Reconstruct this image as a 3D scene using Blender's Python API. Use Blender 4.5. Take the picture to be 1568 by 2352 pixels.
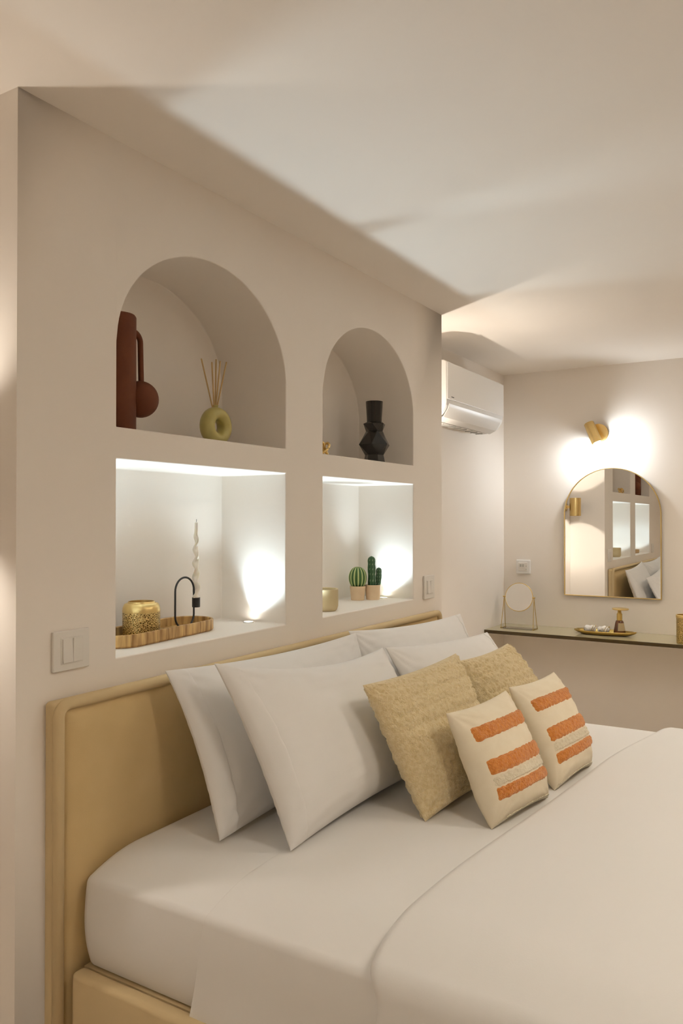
import bpy, bmesh, math, random
from mathutils import Vector, Matrix, noise

for _o in list(bpy.data.objects):
    bpy.data.objects.remove(_o, do_unlink=True)
scene = bpy.context.scene
COL = scene.collection
PI = math.pi

# ------------------------------------------------------------------ camera
cam_d = bpy.data.cameras.new('camera')
cam_d.sensor_fit = 'HORIZONTAL'
cam_d.sensor_width = 36.0
cam_d.lens = 1799.07 / 1568.0 * 36.0
cam_d.clip_start = 0.02
cam = bpy.data.objects.new('camera', cam_d)
COL.objects.link(cam)
cam.location = (1.6, 0.0, 1.4)
cam.rotation_euler = (PI / 2 + 0.0089, 0.0, 0.5482)
scene.camera = cam

# ------------------------------------------------------------------ world, exposure
world = bpy.data.worlds.new('world')
scene.world = world
world.use_nodes = True
world.node_tree.nodes['Background'].inputs['Color'].default_value = (0.02, 0.02, 0.025, 1)
world.node_tree.nodes['Background'].inputs['Strength'].default_value = 1.0
vs = scene.view_settings
vs.view_transform = 'Standard'
vs.look = 'None'
vs.gamma = 1.0
vs.use_curve_mapping = False
vs.exposure = 0.55
try:
    scene.cycles.use_denoising = True
    scene.cycles.use_light_tree = False
    scene.cycles.caustics_reflective = False
    scene.cycles.caustics_refractive = False
    scene.cycles.diffuse_bounces = 6
    scene.cycles.max_bounces = 10
    scene.cycles.use_adaptive_sampling = True
    scene.cycles.adaptive_threshold = 0.06
    scene.cycles.sample_clamp_indirect = 4.0
except Exception:
    pass

# lamp strengths and colours (each lamp's light is made in its own builder)
NEUTRAL = (0.72, 0.90, 1.0)
WARM = (1.0, 0.875, 0.73)
SOFT = (1.0, 0.91, 0.80)
WHITE = (1.0, 0.985, 0.955)
E_NICHE = 10.5
E_SCONCE = 15.0
E_VANITY = 9.5
E_FILL = 23.0  # strength of the added ceiling fill

# ------------------------------------------------------------------ measures of the room
ZC = 2.4136                      # ceiling
Y0, Y1 = 1.1647, 3.5734          # ends of the niche wall
A0, A1 = 1.470, 2.246            # left pair of niches
B0, B1 = 2.4863, 3.2566          # right pair of niches
ZS, ZT, ZU, ZA = 1.0298, 1.5601, 1.6465, 2.1936
ZSPR = 1.870                     # where the arches spring
ND = 0.292                       # niche depth
XW = -0.302                      # wall behind the niche wall
YF = 5.3115                      # far wall
XR = 3.55                        # wall across the room
YB = -1.7                        # wall behind the camera
BED = 0.567                      # top of the mattress

# ------------------------------------------------------------------ materials
def mat(name, col, rough=0.6, metal=0.0, bump=None, var=None, sheen=0.0, trans=0.0, emit=None, coat=0.0,
        spec=None, ior=None, stretch=None, sss=0.0):
    m = bpy.data.materials.new(name)
    m.use_nodes = True
    nt = m.node_tree
    b = nt.nodes['Principled BSDF']
    b.inputs['Base Color'].default_value = (*col, 1)
    b.inputs['Roughness'].default_value = rough
    b.inputs['Metallic'].default_value = metal
    if sheen > 0.25:
        b.inputs['Sheen Weight'].default_value = sheen
        b.inputs['Sheen Roughness'].default_value = 0.5
    if trans: b.inputs['Transmission Weight'].default_value = trans
    if coat: b.inputs['Coat Weight'].default_value = coat
    if spec is not None: b.inputs['Specular IOR Level'].default_value = spec
    if ior: b.inputs['IOR'].default_value = ior
    if sss:
        b.inputs['Subsurface Weight'].default_value = sss
        b.inputs['Subsurface Radius'].default_value = (0.01, 0.008, 0.005)
    if emit:
        m.cycles.emission_sampling = 'NONE'   # the lamp objects carry the light; the lit glass only glows
        b.inputs['Emission Color'].default_value = (*emit[0], 1)
        b.inputs['Emission Strength'].default_value = emit[1]
    tc = None
    if bump or var:
        tc = nt.nodes.new('ShaderNodeTexCoord')
        src = tc.outputs['Object']
        if stretch:
            mp = nt.nodes.new('ShaderNodeMapping')
            mp.inputs['Scale'].default_value = stretch
            nt.links.new(src, mp.inputs['Vector'])
            src = mp.outputs['Vector']
    if var:
        col2, sc = var
        n = nt.nodes.new('ShaderNodeTexNoise')
        n.inputs['Scale'].default_value = sc
        n.inputs['Detail'].default_value = 2
        nt.links.new(src, n.inputs['Vector'])
        cr = nt.nodes.new('ShaderNodeValToRGB')
        cr.color_ramp.elements[0].position = 0.32
        cr.color_ramp.elements[1].position = 0.68
        cr.color_ramp.elements[0].color = (*col, 1)
        cr.color_ramp.elements[1].color = (*col2, 1)
        nt.links.new(n.outputs['Fac'], cr.inputs['Fac'])
        nt.links.new(cr.outputs['Color'], b.inputs['Base Color'])
    if bump:
        sc, st, dist = bump
        n = nt.nodes.new('ShaderNodeTexNoise')
        n.inputs['Scale'].default_value = sc
        n.inputs['Detail'].default_value = 2
        nt.links.new(src, n.inputs['Vector'])
        bp = nt.nodes.new('ShaderNodeBump')
        bp.inputs['Strength'].default_value = st
        bp.inputs['Distance'].default_value = dist
        nt.links.new(n.outputs['Fac'], bp.inputs['Height'])
        nt.links.new(bp.outputs['Normal'], b.inputs['Normal'])
    return m

M = {}
M['plaster'] = mat('plaster', (0.86, 0.80, 0.735), 0.85, var=((0.87, 0.815, 0.75), 3.0))
M['ceiling'] = mat('ceiling_paint', (0.86, 0.80, 0.735), 0.9, var=((0.87, 0.815, 0.75), 2.0))
M['floor'] = mat('floor_tile', (0.68, 0.61, 0.53), 0.5, var=((0.72, 0.65, 0.57), 4.0))
M['sheet'] = mat('cotton_sheet', (0.80, 0.785, 0.765), 0.85, bump=(350, 0.12, 0.001), sheen=0.15)
M['duvet'] = mat('duvet_cotton', (0.79, 0.775, 0.755), 0.88, bump=(300, 0.15, 0.001), sheen=0.2)
M['pillow'] = mat('pillow_cotton', (0.80, 0.785, 0.765), 0.85, bump=(320, 0.12, 0.001), sheen=0.15)
M['headboard'] = mat('khaki_fabric', (0.58, 0.43, 0.21), 0.9, bump=(500, 0.25, 0.001), var=((0.61, 0.455, 0.23), 9), sheen=0.2)
M['border'] = mat('khaki_border_fabric', (0.60, 0.47, 0.27), 0.9, bump=(500, 0.25, 0.001), sheen=0.2)
M['boucle'] = mat('cream_boucle', (0.70, 0.555, 0.295), 0.95, bump=(240, 0.9, 0.005), var=((0.80, 0.675, 0.425), 90), sheen=0.3)
M['cream'] = mat('cream_cotton', (0.80, 0.71, 0.54), 0.92, bump=(300, 0.25, 0.001), var=((0.83, 0.745, 0.58), 30), sheen=0.2)
M['orange'] = mat('orange_tuft', (0.57, 0.185, 0.03), 0.95, bump=(260, 0.9, 0.005), var=((0.70, 0.28, 0.06), 110), sheen=0.3)
M['tuft'] = mat('cream_tuft', (0.74, 0.66, 0.48), 0.95, bump=(260, 0.9, 0.004), var=((0.82, 0.75, 0.58), 110), sheen=0.3)
M['gold'] = mat('brass', (0.78, 0.58, 0.25), 0.26, 1.0)
M['gold2'] = mat('satin_brass', (0.74, 0.56, 0.24), 0.36, 1.0)
M['gold_dark'] = mat('aged_brass', (0.52, 0.37, 0.12), 0.38, 1.0)
M['white_plastic'] = mat('white_plastic', (0.80, 0.79, 0.77), 0.35)
M['switch'] = mat('switch_plastic', (0.78, 0.75, 0.70), 0.4)
M['ac'] = mat('ac_plastic', (0.84, 0.83, 0.81), 0.3)
M['ac_dark'] = mat('ac_louver', (0.62, 0.59, 0.55), 0.4)
M['grey'] = mat('lcd_grey', (0.42, 0.41, 0.38), 0.3)
M['dark'] = mat('dark_print', (0.06, 0.055, 0.05), 0.4)
M['black'] = mat('black_metal', (0.012, 0.012, 0.012), 0.45)
M['black_glaze'] = mat('black_glaze', (0.012, 0.010, 0.007), 0.16)
M['terracotta'] = mat('terracotta_clay', (0.115, 0.026, 0.003), 0.75, bump=(120, 0.25, 0.002), var=((0.135, 0.033, 0.005), 25))
M['olive'] = mat('olive_glaze', (0.44, 0.38, 0.12), 0.3, var=((0.50, 0.44, 0.16), 20))
M['reed'] = mat('reed_stick', (0.52, 0.36, 0.16), 0.8)
M['wax'] = mat('candle_wax', (0.90, 0.85, 0.74), 0.45, sss=0.25)
M['pot'] = mat('clay_pot', (0.74, 0.56, 0.36), 0.8, bump=(80, 0.2, 0.002), var=((0.80, 0.63, 0.43), 20))
M['soil'] = mat('soil', (0.10, 0.06, 0.03), 0.95, bump=(150, 0.8, 0.004))
M['jar'] = mat('tan_ceramic', (0.50, 0.40, 0.22), 0.6, var=((0.55, 0.45, 0.27), 15))
M['mirror'] = mat('mirror_glass', (0.90, 0.90, 0.88), 0.0, 1.0)
M['amber'] = mat('amber_liquid', (0.10, 0.025, 0.008), 0.1)
M['amber_glass'] = mat('amber_glass', (0.13, 0.045, 0.014), 0.12)
M['paper'] = mat('tan_paper', (0.48, 0.37, 0.20), 0.7)
M['clear'] = mat('clear_glass', (0.85, 0.78, 0.60), 0.03, trans=0.9, ior=1.45)
M['white_wrap'] = mat('white_wrap', (0.88, 0.84, 0.78), 0.35, bump=(60, 0.5, 0.003))
M['bulb'] = mat('lit_bulb', (1, 0.95, 0.85), 0.5, emit=((1.0, 0.93, 0.80), 14.0))
M['lens'] = mat('lit_lens', (1, 0.97, 0.92), 0.5, emit=((1.0, 0.96, 0.88), 20.0))
M['shelf_edge'] = mat('shelf_glass_edge', (0.055, 0.034, 0.008), 0.25)
M['shelf_glass'] = mat('shelf_glass', (0.64, 0.56, 0.35), 0.06, trans=0.2, ior=1.5, spec=0.8)


def mat_wood():
    m = mat('bamboo_wood', (0.60, 0.40, 0.16), 0.5)
    nt = m.node_tree; b = nt.nodes['Principled BSDF']
    tc = nt.nodes.new('ShaderNodeTexCoord'); mp = nt.nodes.new('ShaderNodeMapping')
    mp.inputs['Scale'].default_value = (60, 60, 6)
    n = nt.nodes.new('ShaderNodeTexNoise'); n.inputs['Scale'].default_value = 1.2; n.inputs['Detail'].default_value = 6
    cr = nt.nodes.new('ShaderNodeValToRGB')
    cr.color_ramp.elements[0].position = 0.34; cr.color_ramp.elements[0].color = (0.24, 0.12, 0.03, 1)
    cr.color_ramp.elements[1].position = 0.64; cr.color_ramp.elements[1].color = (0.60, 0.39, 0.15, 1)
    nt.links.new(tc.outputs['Object'], mp.inputs['Vector']); nt.links.new(mp.outputs['Vector'], n.inputs['Vector'])
    nt.links.new(n.outputs['Fac'], cr.inputs['Fac']); nt.links.new(cr.outputs['Color'], b.inputs['Base Color'])
    return m

def mat_filigree():
    m = mat('pierced_brass', (0.7, 0.5, 0.2), 0.32, 1.0)
    nt = m.node_tree; b = nt.nodes['Principled BSDF']
    tc = nt.nodes.new('ShaderNodeTexCoord')
    v = nt.nodes.new('ShaderNodeTexVoronoi'); v.inputs['Scale'].default_value = 185
    v.feature = 'DISTANCE_TO_EDGE'
    cr = nt.nodes.new('ShaderNodeValToRGB')
    cr.color_ramp.elements[0].position = 0.06; cr.color_ramp.elements[0].color = (0.85, 0.66, 0.30, 1)
    cr.color_ramp.elements[1].position = 0.17; cr.color_ramp.elements[1].color = (0.16, 0.10, 0.03, 1)
    bp = nt.nodes.new('ShaderNodeBump'); bp.inputs['Strength'].default_value = 0.8; bp.inputs['Distance'].default_value = 0.002
    bp.invert = True
    nt.links.new(tc.outputs['Object'], v.inputs['Vector']); nt.links.new(v.outputs['Distance'], cr.inputs['Fac'])
    nt.links.new(cr.outputs['Color'], b.inputs['Base Color'])
    nt.links.new(v.outputs['Distance'], bp.inputs['Height']); nt.links.new(bp.outputs['Normal'], b.inputs['Normal'])
    return m

def mat_attr(name, rough=0.5):
    m = mat(name, (0.2, 0.4, 0.1), rough, bump=(200, 0.3, 0.002))
    nt = m.node_tree
    a = nt.nodes.new('ShaderNodeAttribute'); a.attribute_name = 'tone'
    nt.links.new(a.outputs['Color'], nt.nodes['Principled BSDF'].inputs['Base Color'])
    return m

M['wood'] = mat_wood()
M['filigree'] = mat_filigree()
M['cactus'] = mat_attr('cactus_skin')

# ------------------------------------------------------------------ mesh helpers
class Geo:
    def __init__(self):
        self.v = []; self.f = []
    def add(self, vs_, fs_):
        o = len(self.v)
        self.v += [Vector(p) for p in vs_]
        self.f += [tuple(i + o for i in f) for f in fs_]
        return self
    def box(self, x0, x1, y0, y1, z0, z1):
        v = [(x, y, z) for z in (z0, z1) for y in (y0, y1) for x in (x0, x1)]
        return self.add(v, [(0, 2, 3, 1), (4, 5, 7, 6), (0, 1, 5, 4), (1, 3, 7, 5), (3, 2, 6, 7), (2, 0, 4, 6)])
    def grid(self, rows, closed_u=False, closed_v=False):
        nr, nc = len(rows), len(rows[0])
        vs_ = [p for r in rows for p in r]; fs_ = []
        for i in range(nr if closed_v else nr - 1):
            for j in range(nc if closed_u else nc - 1):
                i2, j2 = (i + 1) % nr, (j + 1) % nc
                fs_.append((i * nc + j, i * nc + j2, i2 * nc + j2, i2 * nc + j))
        return self.add(vs_, fs_)
    def lathe(self, prof, c=(0, 0, 0), n=32, capb=True, capt=True, fn=None):
        rows = []
        for r, z in prof:
            rows.append([(c[0] + r * (fn(2 * PI * k / n, z) if fn else 1) * math.cos(2 * PI * k / n),
                          c[1] + r * (fn(2 * PI * k / n, z) if fn else 1) * math.sin(2 * PI * k / n), c[2] + z) for k in range(n)])
        o = len(self.v)
        self.grid(rows, closed_u=True)
        if capb: self.f.append(tuple(o + k for k in reversed(range(n))))
        if capt: self.f.append(tuple(o + (len(prof) - 1) * n + k for k in range(n)))
        return self
    def tube(self, path, r, n=10, closed=False):
        pts = [Vector(p) for p in path]; N = len(pts)
        rad = r if isinstance(r, (list, tuple)) else [r] * N
        rows = []; up = None
        for i, p in enumerate(pts):
            a = pts[(i - 1) % N] if (closed or i > 0) else pts[i]
            b = pts[(i + 1) % N] if (closed or i < N - 1) else pts[i]
            t = (b - a).normalized()
            if up is None:
                up = Vector((0, 0, 1)) if abs(t.z) < 0.9 else Vector((1, 0, 0))
            s = t.cross(up)
            if s.length < 1e-6: s = t.cross(Vector((0, 1, 0)))
            s.normalize(); up = s.cross(t).normalized()
            rows.append([p + rad[i] * (math.cos(2 * PI * k / n) * s + math.sin(2 * PI * k / n) * up) for k in range(n)])
        o = len(self.v)
        self.grid(rows, closed_u=True, closed_v=closed)
        if not closed:
            self.f.append(tuple(o + k for k in reversed(range(n))))
            self.f.append(tuple(o + (N - 1) * n + k for k in range(n)))
        return self
    def prism(self, outline, fa, fb):
        n = len(outline)
        v = [fa(p) for p in outline] + [fb(p) for p in outline]
        f = [tuple(reversed(range(n))), tuple(range(n, 2 * n))]
        f += [(k, (k + 1) % n, n + (k + 1) % n, n + k) for k in range(n)]
        return self.add(v, f)
    def sphere(self, c, r, nu=24, nv=14, sc=(1, 1, 1)):
        rows = []
        for i in range(nv + 1):
            t = PI * i / nv; t = min(max(t, 1e-3), PI - 1e-3)
            rows.append([(c[0] + sc[0] * r * math.sin(t) * math.cos(2 * PI * k / nu), c[1] + sc[1] * r * math.sin(t) * math.sin(2 * PI * k / nu),
                          c[2] + sc[2] * r * math.cos(t)) for k in range(nu)])
        return self.grid(rows, closed_u=True)
    def rot(self, ang, axis, c):
        R = Matrix.Rotation(ang, 3, axis); c = Vector(c)
        self.v = [R @ (p - c) + c for p in self.v]
        return self

ORG = {}

def obj(name, geo, m, parent=None, smooth=False, bevel=0, seg=2, angle=40, weld=False, tone=None):
    v = geo.v
    if parent is not None:
        org = ORG[parent.name]
    else:
        xs = [p.x for p in v]; ys = [p.y for p in v]; zs = [p.z for p in v]
        org = Vector(((min(xs) + max(xs)) / 2, (min(ys) + max(ys)) / 2, min(zs)))
    me = bpy.data.meshes.new(name)
    me.from_pydata([tuple(p - org) for p in v], [], geo.f)
    me.validate()
    bm = bmesh.new(); bm.from_mesh(me)
    if weld: bmesh.ops.remove_doubles(bm, verts=bm.verts, dist=1e-5)
    bmesh.ops.recalc_face_normals(bm, faces=bm.faces)
    bm.to_mesh(me); bm.free()
    if smooth:
        me.polygons.foreach_set('use_smooth', [True] * len(me.polygons))
        if smooth != 'all':
            try: me.set_sharp_from_angle(angle=math.radians(angle))
            except Exception: pass
    if tone:
        at = me.color_attributes.new('tone', 'FLOAT_COLOR', 'POINT')
        for i, c in enumerate(tone): at.data[i].color = (*c, 1)
    for mm in (m if isinstance(m, (list, tuple)) else [m]): me.materials.append(mm)
    o = bpy.data.objects.new(name, me); COL.objects.link(o)
    if parent is not None:
        o.parent = parent
    else:
        o.location = org
    ORG[o.name] = org
    if bevel:
        b = o.modifiers.new('bevel', 'BEVEL'); b.width = bevel; b.segments = seg; b.limit_method = 'ANGLE'
        b.angle_limit = math.radians(30); b.harden_normals = False
        me.polygons.foreach_set('use_smooth', [True] * len(me.polygons))
        w = o.modifiers.new('wn', 'WEIGHTED_NORMAL'); w.keep_sharp = True
    return o

def tag(o, label, cat, group=None):
    o['label'] = label; o['category'] = cat
    if group: o['group'] = group
    return o

def thing(name, loc, label, cat, group=None):
    o = bpy.data.objects.new(name, None); COL.objects.link(o)
    o.location = loc; o.empty_display_size = 0.05
    ORG[o.name] = Vector(loc)
    return tag(o, label, cat, group)

def struct(name, geo, m, **kw):
    o = obj(name, geo, m, **kw); o['kind'] = 'structure'
    return o

def lamp(name, kind, loc, energy, col, parent=None, size=0.02, spot=None, blend=0.3, direction=None):
    d = bpy.data.lights.new(name, kind); d.energy = energy; d.color = col
    d.shadow_soft_size = size
    if kind == 'SPOT':
        d.spot_size = math.radians(spot); d.spot_blend = blend
    o = bpy.data.objects.new(name, d); COL.objects.link(o)
    p = Vector(loc)
    if parent is not None:
        o.parent = parent; p = p - ORG[parent.name]
    o.location = p
    if direction:
        o.rotation_euler = Vector(direction).to_track_quat('-Z', 'Y').to_euler()
    return o

def smoothstep(a, b, x):
    t = max(0.0, min(1.0, (x - a) / (b - a))); return t * t * (3 - 2 * t)

# ================================================================== THE ROOM
struct('floor', Geo().box(XW - 0.15, XR + 0.15, YB - 0.15, YF + 0.15, -0.1, 0.0), M['floor'])
struct('ceiling', Geo().box(XW - 0.15, XR + 0.15, YB - 0.15, YF + 0.15, ZC, ZC + 0.12), M['ceiling'])
struct('wall_left', Geo().box(XW - 0.15, XW, YB, YF, 0, ZC), M['plaster'])
struct('wall_far', Geo().box(XW - 0.15, XR + 0.15, YF, YF + 0.15, 0, ZC), M['plaster'])
struct('wall_right', Geo().box(XR, XR + 0.15, YB, YF, 0, ZC), M['plaster'])
struct('wall_back', Geo().box(XW - 0.15, XR + 0.15, YB - 0.15, YB, 0, ZC), M['plaster'])

def niche_wall():
    g = Geo(); ZTOP = ZC + 0.03; XB = XW + 0.001
    def q(y0, y1, z0, z1, x=0.0):
        g.add([(x, y0, z0), (x, y1, z0), (x, y1, z1), (x, y0, z1)], [(0, 1, 2, 3)])
    for a, b in ((Y0, A0), (A1, B0), (B1, Y1)):
        lv = [0, ZS, ZT, ZU, ZSPR, ZTOP]
        for z0, z1 in zip(lv[:-1], lv[1:]): q(a, b, z0, z1)
    for a, b in ((A0, A1), (B0, B1)):
        q(a, b, 0, ZS); q(a, b, ZT, ZU)
        # lower niche: square recess
        d = -ND
        g.add([(0, a, ZS), (0, b, ZS), (0, b, ZT), (0, a, ZT), (d, a, ZS), (d, b, ZS), (d, b, ZT), (d, a, ZT)],
              [(0, 1, 5, 4), (1, 2, 6, 5), (2, 3, 7, 6), (3, 0, 4, 7), (4, 5, 6, 7)])
        # upper niche: round-headed recess
        r = (b - a) / 2; c = (a + b) / 2; n = 48
        arc = [(c - r * math.cos(PI * k / n), ZSPR + (ZA - ZSPR) * math.sin(PI * k / n)) for k in range(n + 1)]
        edge = [(a, ZU)] + arc + [(b, ZU)]
        g.grid([[(0, y, z) for y, z in edge], [(d, y, z) for y, z in edge]])
        g.add([(0, a, ZU), (0, b, ZU), (d, b, ZU), (d, a, ZU)], [(0, 1, 2, 3)])
        g.add([(d, y, z) for y, z in edge], [tuple(range(len(edge)))])
        g.grid([[(0, y, z) for y, z in arc], [(0, y, ZTOP) for y, z in arc]])
    # ends and top
    g.add([(0, Y0, 0), (0, Y0, ZTOP), (XB, Y0, ZTOP), (XB, Y0, 0)], [(0, 1, 2, 3)])
    g.add([(0, Y1, 0), (0, Y1, ZTOP), (XB, Y1, ZTOP), (XB, Y1, 0)], [(0, 1, 2, 3)])
    o = obj('wall_niche', g, M['plaster'], weld=True)
    o['kind'] = 'structure'
    o['label'] = 'plastered wall with two arched and two square niches behind the bed'
    b = o.modifiers.new('bevel', 'BEVEL'); b.width = 0.004; b.segments = 3; b.limit_method = 'ANGLE'; b.angle_limit = math.radians(35)
    o.data.polygons.foreach_set('use_smooth', [True] * len(o.data.polygons))
    w = o.modifiers.new('wn', 'WEIGHTED_NORMAL'); w.keep_sharp = False; w.weight = 100
    return o
niche_wall()

# ================================================================== LAMPS
def uplight(x, y, lean, label):
    t = thing('niche_uplight', (x, y, ZS), label, 'spotlight', 'small uplights set in the niche sills')
    obj('trim_ring', Geo().lathe([(0.014, 0.0005), (0.019, 0.0005), (0.019, 0.004), (0.016, 0.005), (0.014, 0.003)], (x, y, ZS), 24, False, False), M['white_plastic'], t, True)
    obj('lens', Geo().lathe([(0.0138, 0.0006), (0.0138, 0.0022)], (x, y, ZS), 24), M['lens'], t, True)
    lamp('niche_light', 'SPOT', (x, y, ZS + 0.02), E_NICHE, NEUTRAL, t, 0.018, 108, 1.0, (0.32, lean, 1))
uplight(-0.140, A0 + 0.034, 0.16, 'small lit uplight hidden at the tray end of the left square niche')
uplight(-0.140, A1 - 0.032, -0.16, 'small lit uplight glowing in the right corner of the left square niche')
uplight(-0.140, B0 + 0.034, 0.16, 'small lit uplight behind the tan jar in the right square niche')
uplight(-0.140, B1 - 0.030, -0.16, 'small lit uplight beside the column cactus pot')

def sconce(x, y, z, axis, label, energy=None, col=SOFT, group='brass up-and-down cylinder wall lamps'):
    # axis: unit vector (ax, ay) pointing from the wall out to the cylinder
    t = thing('wall_sconce', (x, y, z - 0.078), label, 'wall lamp', group)
    r = 0.048; h = 0.078
    g = Geo()
    g.lathe([(r - 0.003, -h), (r, -h), (r, h), (r - 0.003, h)], (x, y, z), 40, False, False)
    g.lathe([(r - 0.003, h), (r - 0.003, -h)], (x, y, z), 40, False, False)
    obj('cylinder_shade', g, M['gold'], t, True)
    L = 0.083
    p0 = Vector((x - axis[0] * L, y - axis[1] * L, z)); p1 = Vector((x - axis[0] * (r - 0.002), y - axis[1] * (r - 0.002), z))
    obj('arm', Geo().tube([p0, p1], 0.012, 14), M['gold'], t, True)
    pl = Geo().tube([p0, p0 + Vector((axis[0] * 0.008, axis[1] * 0.008, 0))], 0.035, 28)
    obj('wall_plate', pl, M['gold'], t, True)
    obj('bulb', Geo().sphere((x, y, z), 0.028, 20, 12, (1, 1, 1.3)), M['bulb'], t, True)
    e = energy or E_SCONCE
    lamp('up_light', 'SPOT', (x, y, z + h - 0.01), e, col, t, 0.012, 126, 0.8, (0, 0, 1))
    lamp('down_light', 'SPOT', (x, y, z - h + 0.01), e, col, t, 0.012, 126, 0.8, (0, 0, -1))
    return t
sconce(XW + 0.083, Y1 + 0.130, 1.505, (1, 0), 'brass cylinder wall lamp seen reflected in the arched mirror', E_SCONCE)
sconce(XW + 0.083, Y0 - 0.130, 1.505, (1, 0), 'brass cylinder wall lamp just past the left end of the niche wall', E_SCONCE * 0.36)

def fill_light(x, y, label):  # invented fixture out of view, added to fill the bed and walls with light
    t = thing('added_fill_light', (x, y, ZC - 0.006), label, 'spotlight', 'added ceiling fill lights')
    obj('trim_ring', Geo().lathe([(0.165, -0.0005), (0.182, -0.0005), (0.181, -0.010), (0.174, -0.012), (0.165, -0.006)], (x, y, ZC), 40, False, False), M['white_plastic'], t, True)
    obj('diffuser', Geo().lathe([(0.1645, -0.0006), (0.1645, -0.005)], (x, y, ZC), 36), M['bulb'], t, True)
    lamp('fill_light', 'SPOT', (x, y, ZC - 0.02), E_FILL, WARM, t, 0.16, 152, 0.8, (0, 0, -1))
fill_light(2.15, 1.35, 'added ceiling fill light above the near foot corner of the bed')
fill_light(2.15, 2.75, 'added ceiling fill light above the bed foot')
fill_light(1.60, 4.30, 'added ceiling fill light between the bed and the far wall')
fill_light(1.30, -0.55, 'added ceiling fill light behind the viewpoint')

def vanity_lamp():
    cx, cz = 0.352, 1.965
    t = thing('vanity_lamp', (cx, YF, cz - 0.08), 'small brass spot lamp on the wall above the arched mirror', 'wall lamp')
    obj('wall_plate', Geo().tube([(cx, YF - 0.001, cz), (cx, YF - 0.014, cz)], 0.064, 40), M['gold'], t, True)
    obj('arm', Geo().tube([(cx - 0.01, YF - 0.012, cz + 0.01), (cx - 0.018, YF - 0.06, cz + 0.012)], 0.008, 12), M['gold'], t, True)
    a = Vector((cx - 0.048, YF - 0.070, cz + 0.066)); b = Vector((cx + 0.012, YF - 0.085, cz - 0.070))
    d = (b - a).normalized()
    g = Geo()
    def ring(p, r, n=36):
        s = d.cross(Vector((0, 1, 0))).normalized(); u = s.cross(d).normalized()
        return [p + r * (math.cos(2 * PI * k / n) * s + math.sin(2 * PI * k / n) * u) for k in range(n)]
    g.grid([ring(a, 0.001), ring(a, 0.030), ring(a + d * 0.004, 0.033), ring(b, 0.036), ring(b, 0.033), ring(a + d * 0.06, 0.030), ring(a + d * 0.06, 0.001)], closed_u=True)
    obj('spot_shade', g, M['gold'], t, True)
    obj('bulb', Geo().sphere(tuple(b - d * 0.022), 0.021, 18, 12), M['bulb'], t, True)
    lamp('vanity_light', 'POINT', tuple(b + d * 0.020), E_VANITY, (0.89, 0.955, 1.0), t, 0.026)
vanity_lamp()

# ================================================================== AIR CONDITIONER
def air_con():
    ya, yb = 3.872, 4.748
    xb = XW + 0.001
    t = thing('air_conditioner', (xb, (ya + yb) / 2, 1.93), 'white wall-mounted air conditioner right of the niche wall', 'air conditioner')
    prof = [(xb, 1.955), (xb, 2.258), (-0.125, 2.258), (-0.108, 2.25), (-0.104, 2.235), (-0.104, 2.03), (-0.112, 2.005), (-0.14, 1.965), (-0.18, 1.945), (-0.25, 1.94)]
    g = Geo().prism(prof, lambda p: (p[0], ya, p[1]), lambda p: (p[0], yb, p[1]))
    obj('body', g, M['ac'], t, bevel=0.006, seg=3)
    g = Geo().box(-0.1045, -0.0985, ya + 0.004, yb - 0.004, 2.045, 2.244)
    f = obj('front_panel', g, M['ac'], t, bevel=0.004, seg=3)
    obj('status_mark', Geo().box(-0.0986, -0.0975, ya + 0.05, ya + 0.085, 2.058, 2.063), M['dark'], f)
    # swing flap under the front, along the lower curve
    pr = [(-0.100, 2.022), (-0.108, 1.998), (-0.134, 1.958), (-0.170, 1.938), (-0.171, 1.932), (-0.131, 1.951), (-0.102, 1.995), (-0.094, 2.022)]
    g = Geo().prism(pr, lambda p: (p[0], ya + 0.02, p[1]), lambda p: (p[0], yb - 0.06, p[1]))
    obj('air_flap', g, M['ac_dark'], t, bevel=0.002)
    g = Geo().box(-0.245, -0.185, ya + 0.03, yb - 0.07, 1.934, 1.9405)
    gr = obj('outlet_grille', g, M['ac_dark'], t)
    for k in range(9):
        y = ya + 0.06 + k * 0.085
        obj('vane', Geo().box(-0.235, -0.19, y, y + 0.004, 1.928, 1.934), M['grey'], gr)
air_con()

# ================================================================== MIRROR, THERMOSTAT, SWITCHES
def arch_outline(x0, x1, z0, z1, n=48):
    r = (x1 - x0) / 2; c = (x0 + x1) / 2
    return [(x0, z0), (x1, z0)] + [(c + r * math.cos(PI * k / n), z1 - r + r * math.sin(PI * k / n)) for k in range(n + 1)]

def wall_mirror():
    x0, x1, z0, z1 = 0.127, 0.742, 0.888, 1.735
    t = thing('arched_mirror', ((x0 + x1) / 2, YF, z0), 'arched wall mirror with thin brass frame above the glass shelf', 'mirror')
    o1 = arch_outline(x0, x1, z0, z1); w = 0.005
    o2 = arch_outline(x0 + w, x1 - w, z0 + w, z1 - w)
    rows = [[(x, YF - 0.001, z) for x, z in o1], [(x, YF - 0.024, z) for x, z in o1], [(x, YF - 0.024, z) for x, z in o2], [(x, YF - 0.016, z) for x, z in o2]]
    obj('frame', Geo().grid(rows, closed_u=True), M['gold2'], t, True)
    o3 = arch_outline(x0 + w - 0.001, x1 - w + 0.001, z0 + w - 0.001, z1 - w + 0.001)
    obj('glass', Geo().prism(o3, lambda p: (p[0], YF - 0.004, p[1]), lambda p: (p[0], YF - 0.017, p[1])), M['mirror'], t)
wall_mirror()

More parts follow.
